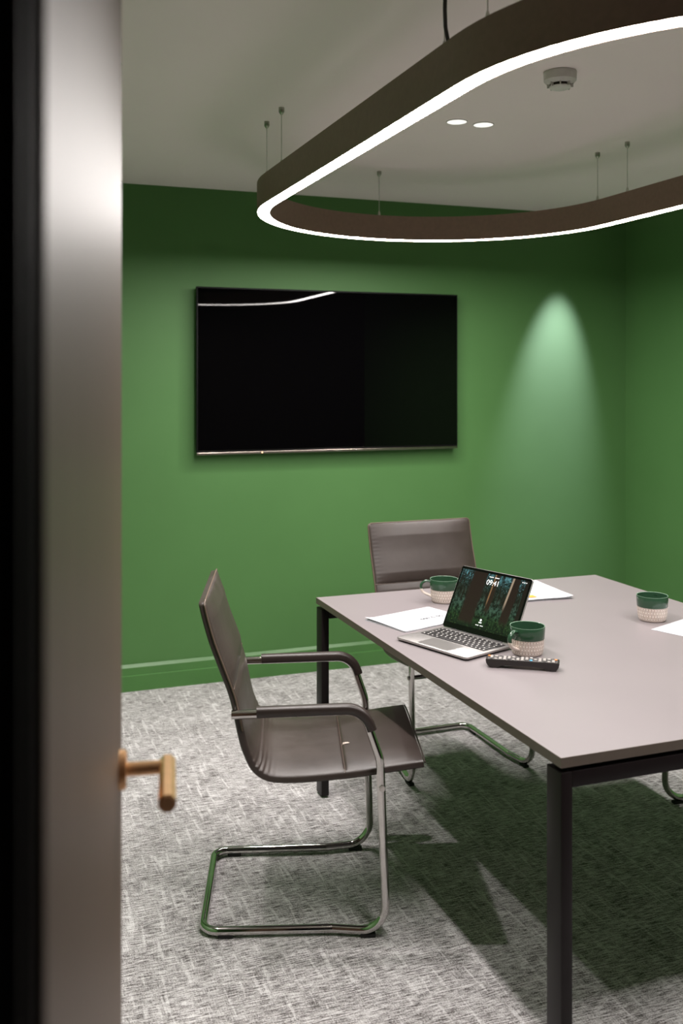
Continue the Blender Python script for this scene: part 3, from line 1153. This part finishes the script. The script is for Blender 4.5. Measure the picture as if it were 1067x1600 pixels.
# side outline with a foot bulge under each end
b = bmesh.new()
outl = [(-h, 0.022), (-h + 0.002, 0.012), (-h + 0.012, 0.001), (-h + 0.020, 0.0), (-h + 0.034, 0.001), (-h + 0.046, 0.008), (-0.03, 0.010), (0.03, 0.010),
        (h - 0.046, 0.008), (h - 0.034, 0.001), (h - 0.020, 0.0), (h - 0.010, 0.001), (h - 0.002, 0.012), (h, 0.022), (h - 0.002, 0.0235), (-h + 0.002, 0.0235)]
for yv in (-0.0235, 0.0235):
    pass
A_ = [b.verts.new((x, -0.0235, z)) for x, z in outl]
B_ = [b.verts.new((x, 0.0235, z)) for x, z in outl]
n_ = len(outl)
for k in range(n_):
    b.faces.new((A_[k], A_[(k + 1) % n_], B_[(k + 1) % n_], B_[k]))
b.faces.new(A_)
b.faces.new(list(reversed(B_)))
bmesh.ops.recalc_face_normals(b, faces=b.faces)
bmesh.ops.bevel(b, geom=[e for e in b.edges if abs(e.verts[0].co.y - e.verts[1].co.y) < 1e-6 and min(v.co.z for v in e.verts) > 0.011], offset=0.002, segments=2, affect='EDGES')
shell = finish('shell', b, 'remote', rc)
finish('faceplate', slab(-h + 0.005, h - 0.005, -0.0205, 0.0205, 0.0232, 0.0240, 0.006, 4, 0), 'button_dark', rc, smooth=False)
bt = bmesh.new()
bd_ = bmesh.new()
for c in range(15):
    xx = -h + 0.016 + c * 0.0125
    for r in range(3):
        yy = -0.0125 + r * 0.0125
        if c in (9,) or (c == 10 and r != 1):
            continue
        tgt = bt if (c * 3 + r) % 4 else bd_
        add_box(tgt, (xx - 0.0043, yy - 0.0043, 0.0238), (xx + 0.0043, yy + 0.0043, 0.0262), 0.0012, 1)
o = finish('buttons', bt, 'button', rc)
o['kind'] = 'stuff'
o = finish('dark_buttons', bd_, 'button_dark', rc)
o['kind'] = 'stuff'
for xx, yy, mt in ((-h + 0.0085, 0.012, 'button_orange'), (-h + 0.016 + 9 * 0.0125, -0.0125, 'button_blue'), (h - 0.010, 0.010, 'button_orange'),
                   (-h + 0.016 + 9 * 0.0125, 0.0125, 'legend')):
    finish('colour_button', box((xx - 0.004, yy - 0.004, 0.0238), (xx + 0.004, yy + 0.004, 0.0264), 0.001, 1), mt, rc)


# ------------------------------------------------------------------ papers
def sheet(lx, ly, z, lift=None, th=0.0004, nx=14, ny=10):
    """a sheet as a thin slab; lift(x, y) raises it"""
    b_ = bmesh.new()
    g0, g1 = [], []
    for i in range(nx + 1):
        r0, r1 = [], []
        for j in range(ny + 1):
            x, y = lx * (i / nx - 0.5), ly * (j / ny - 0.5)
            zz = z + (lift(x, y) if lift else 0)
            r0.append(b_.verts.new((x, y, zz)))
            r1.append(b_.verts.new((x, y, zz + th)))
        g0.append(r0)
        g1.append(r1)
    for i in range(nx):
        for j in range(ny):
            b_.faces.new((g1[i][j], g1[i + 1][j], g1[i + 1][j + 1], g1[i][j + 1]))
            b_.faces.new((g0[i][j], g0[i][j + 1], g0[i + 1][j + 1], g0[i + 1][j]))
    for i in range(nx):
        b_.faces.new((g0[i][0], g0[i + 1][0], g1[i + 1][0], g1[i][0]))
        b_.faces.new((g0[i][ny], g1[i][ny], g1[i + 1][ny], g0[i + 1][ny]))
    for j in range(ny):
        b_.faces.new((g0[0][j], g1[0][j], g1[0][j + 1], g0[0][j + 1]))
        b_.faces.new((g0[nx][j], g0[nx][j + 1], g1[nx][j + 1], g1[nx][j]))
    return b_


def scribble(words, x, y, z, size, dx):
    """illegible pencil strokes"""
    b_ = bmesh.new()
    for wlen in words:
        pts = []
        for k in range(wlen * 5):
            pts.append(Vector((x + k * dx, y + size * (0.5 * math.sin(k * 1.35) + random.uniform(-0.25, 0.25)), z)))
        for p, q in zip(pts, pts[1:]):
            d = (q - p).normalized()
            s = Vector((-d.y, d.x, 0)) * 0.0015
            b_.faces.new([b_.verts.new(v) for v in (p - s, q - s, q + s, p + s)])
        x += wlen * 5 * dx + dx * 4
    return b_


# stack beside the laptop
pa = math.atan2(3.229 - 3.137, 1.532 - 1.238)
e1 = Vector((math.cos(pa), math.sin(pa)))
e2 = Vector((math.sin(pa), -math.cos(pa)))
pc = Vector((1.238, 3.137)) + e1 * 0.1485 + e2 * 0.105
ps = thing('paper_stack', 'white sheets with faint handwriting lying beside the laptop', 'paper', (pc.x, pc.y, TZ), pa)
for k in range(5):
    lift = (lambda x, y: 0.006 * max(0, (-x - 0.10) / 0.05) ** 2 * max(0, 0.6 + y / 0.2)) if k == 4 else None
    s = finish('sheet', sheet(0.297, 0.210, k * 0.0009, lift), 'paper', ps, (random.uniform(-0.002, 0.002) if k < 4 else 0, random.uniform(-0.002, 0.002) if k < 4 else 0, 0), (0, 0, random.uniform(-0.012, 0.012) if k < 4 else 0))
hw_ = finish('handwriting', scribble([3, 1, 2], 0.000, -0.020, 5 * 0.0009 + 0.0002, 0.013, 0.0026), 'ink', s, smooth=False)
# stack behind the laptop, with an orange tab
pb = thing('paper_stack', 'fanned white papers with an orange tab behind the laptop screen', 'paper', (1.998, 3.325, TZ), math.radians(-3))
for k in range(7):
    s = finish('sheet', sheet(0.210, 0.297, k * 0.0013, (lambda x, y: 0.004 * max(0, (x - 0.06) / 0.045) ** 2) if k > 4 else None), 'paper', pb,
               (random.uniform(-0.004, 0.004), random.uniform(-0.004, 0.004), 0), (0, 0, random.uniform(-0.05, 0.05)))
finish('sticky_tab', box((-0.080, -0.122, 7 * 0.0013 + 0.0002), (-0.030, -0.088, 7 * 0.0013 + 0.0009)), 'orange', pb, smooth=False)
# sheet on the right
pq = math.atan2(2.766 - 2.69, 2.273 - 2.081)
e1 = Vector((math.cos(pq), math.sin(pq)))
e2 = Vector((math.sin(pq), -math.cos(pq)))
pc = Vector((2.081, 2.69)) + e1 * 0.1485 + e2 * 0.105
pd = thing('paper_sheet', 'white sheet near the right mug, cut by the frame edge', 'paper', (pc.x, pc.y, TZ), pq)
for k in range(2):
    s = finish('sheet', sheet(0.297, 0.210, k * 0.0009, None), 'paper', pd)
finish('handwriting', scribble([2, 3], -0.080, -0.010, 2 * 0.0009 + 0.0002, 0.013, 0.0026), 'ink', s, smooth=False)
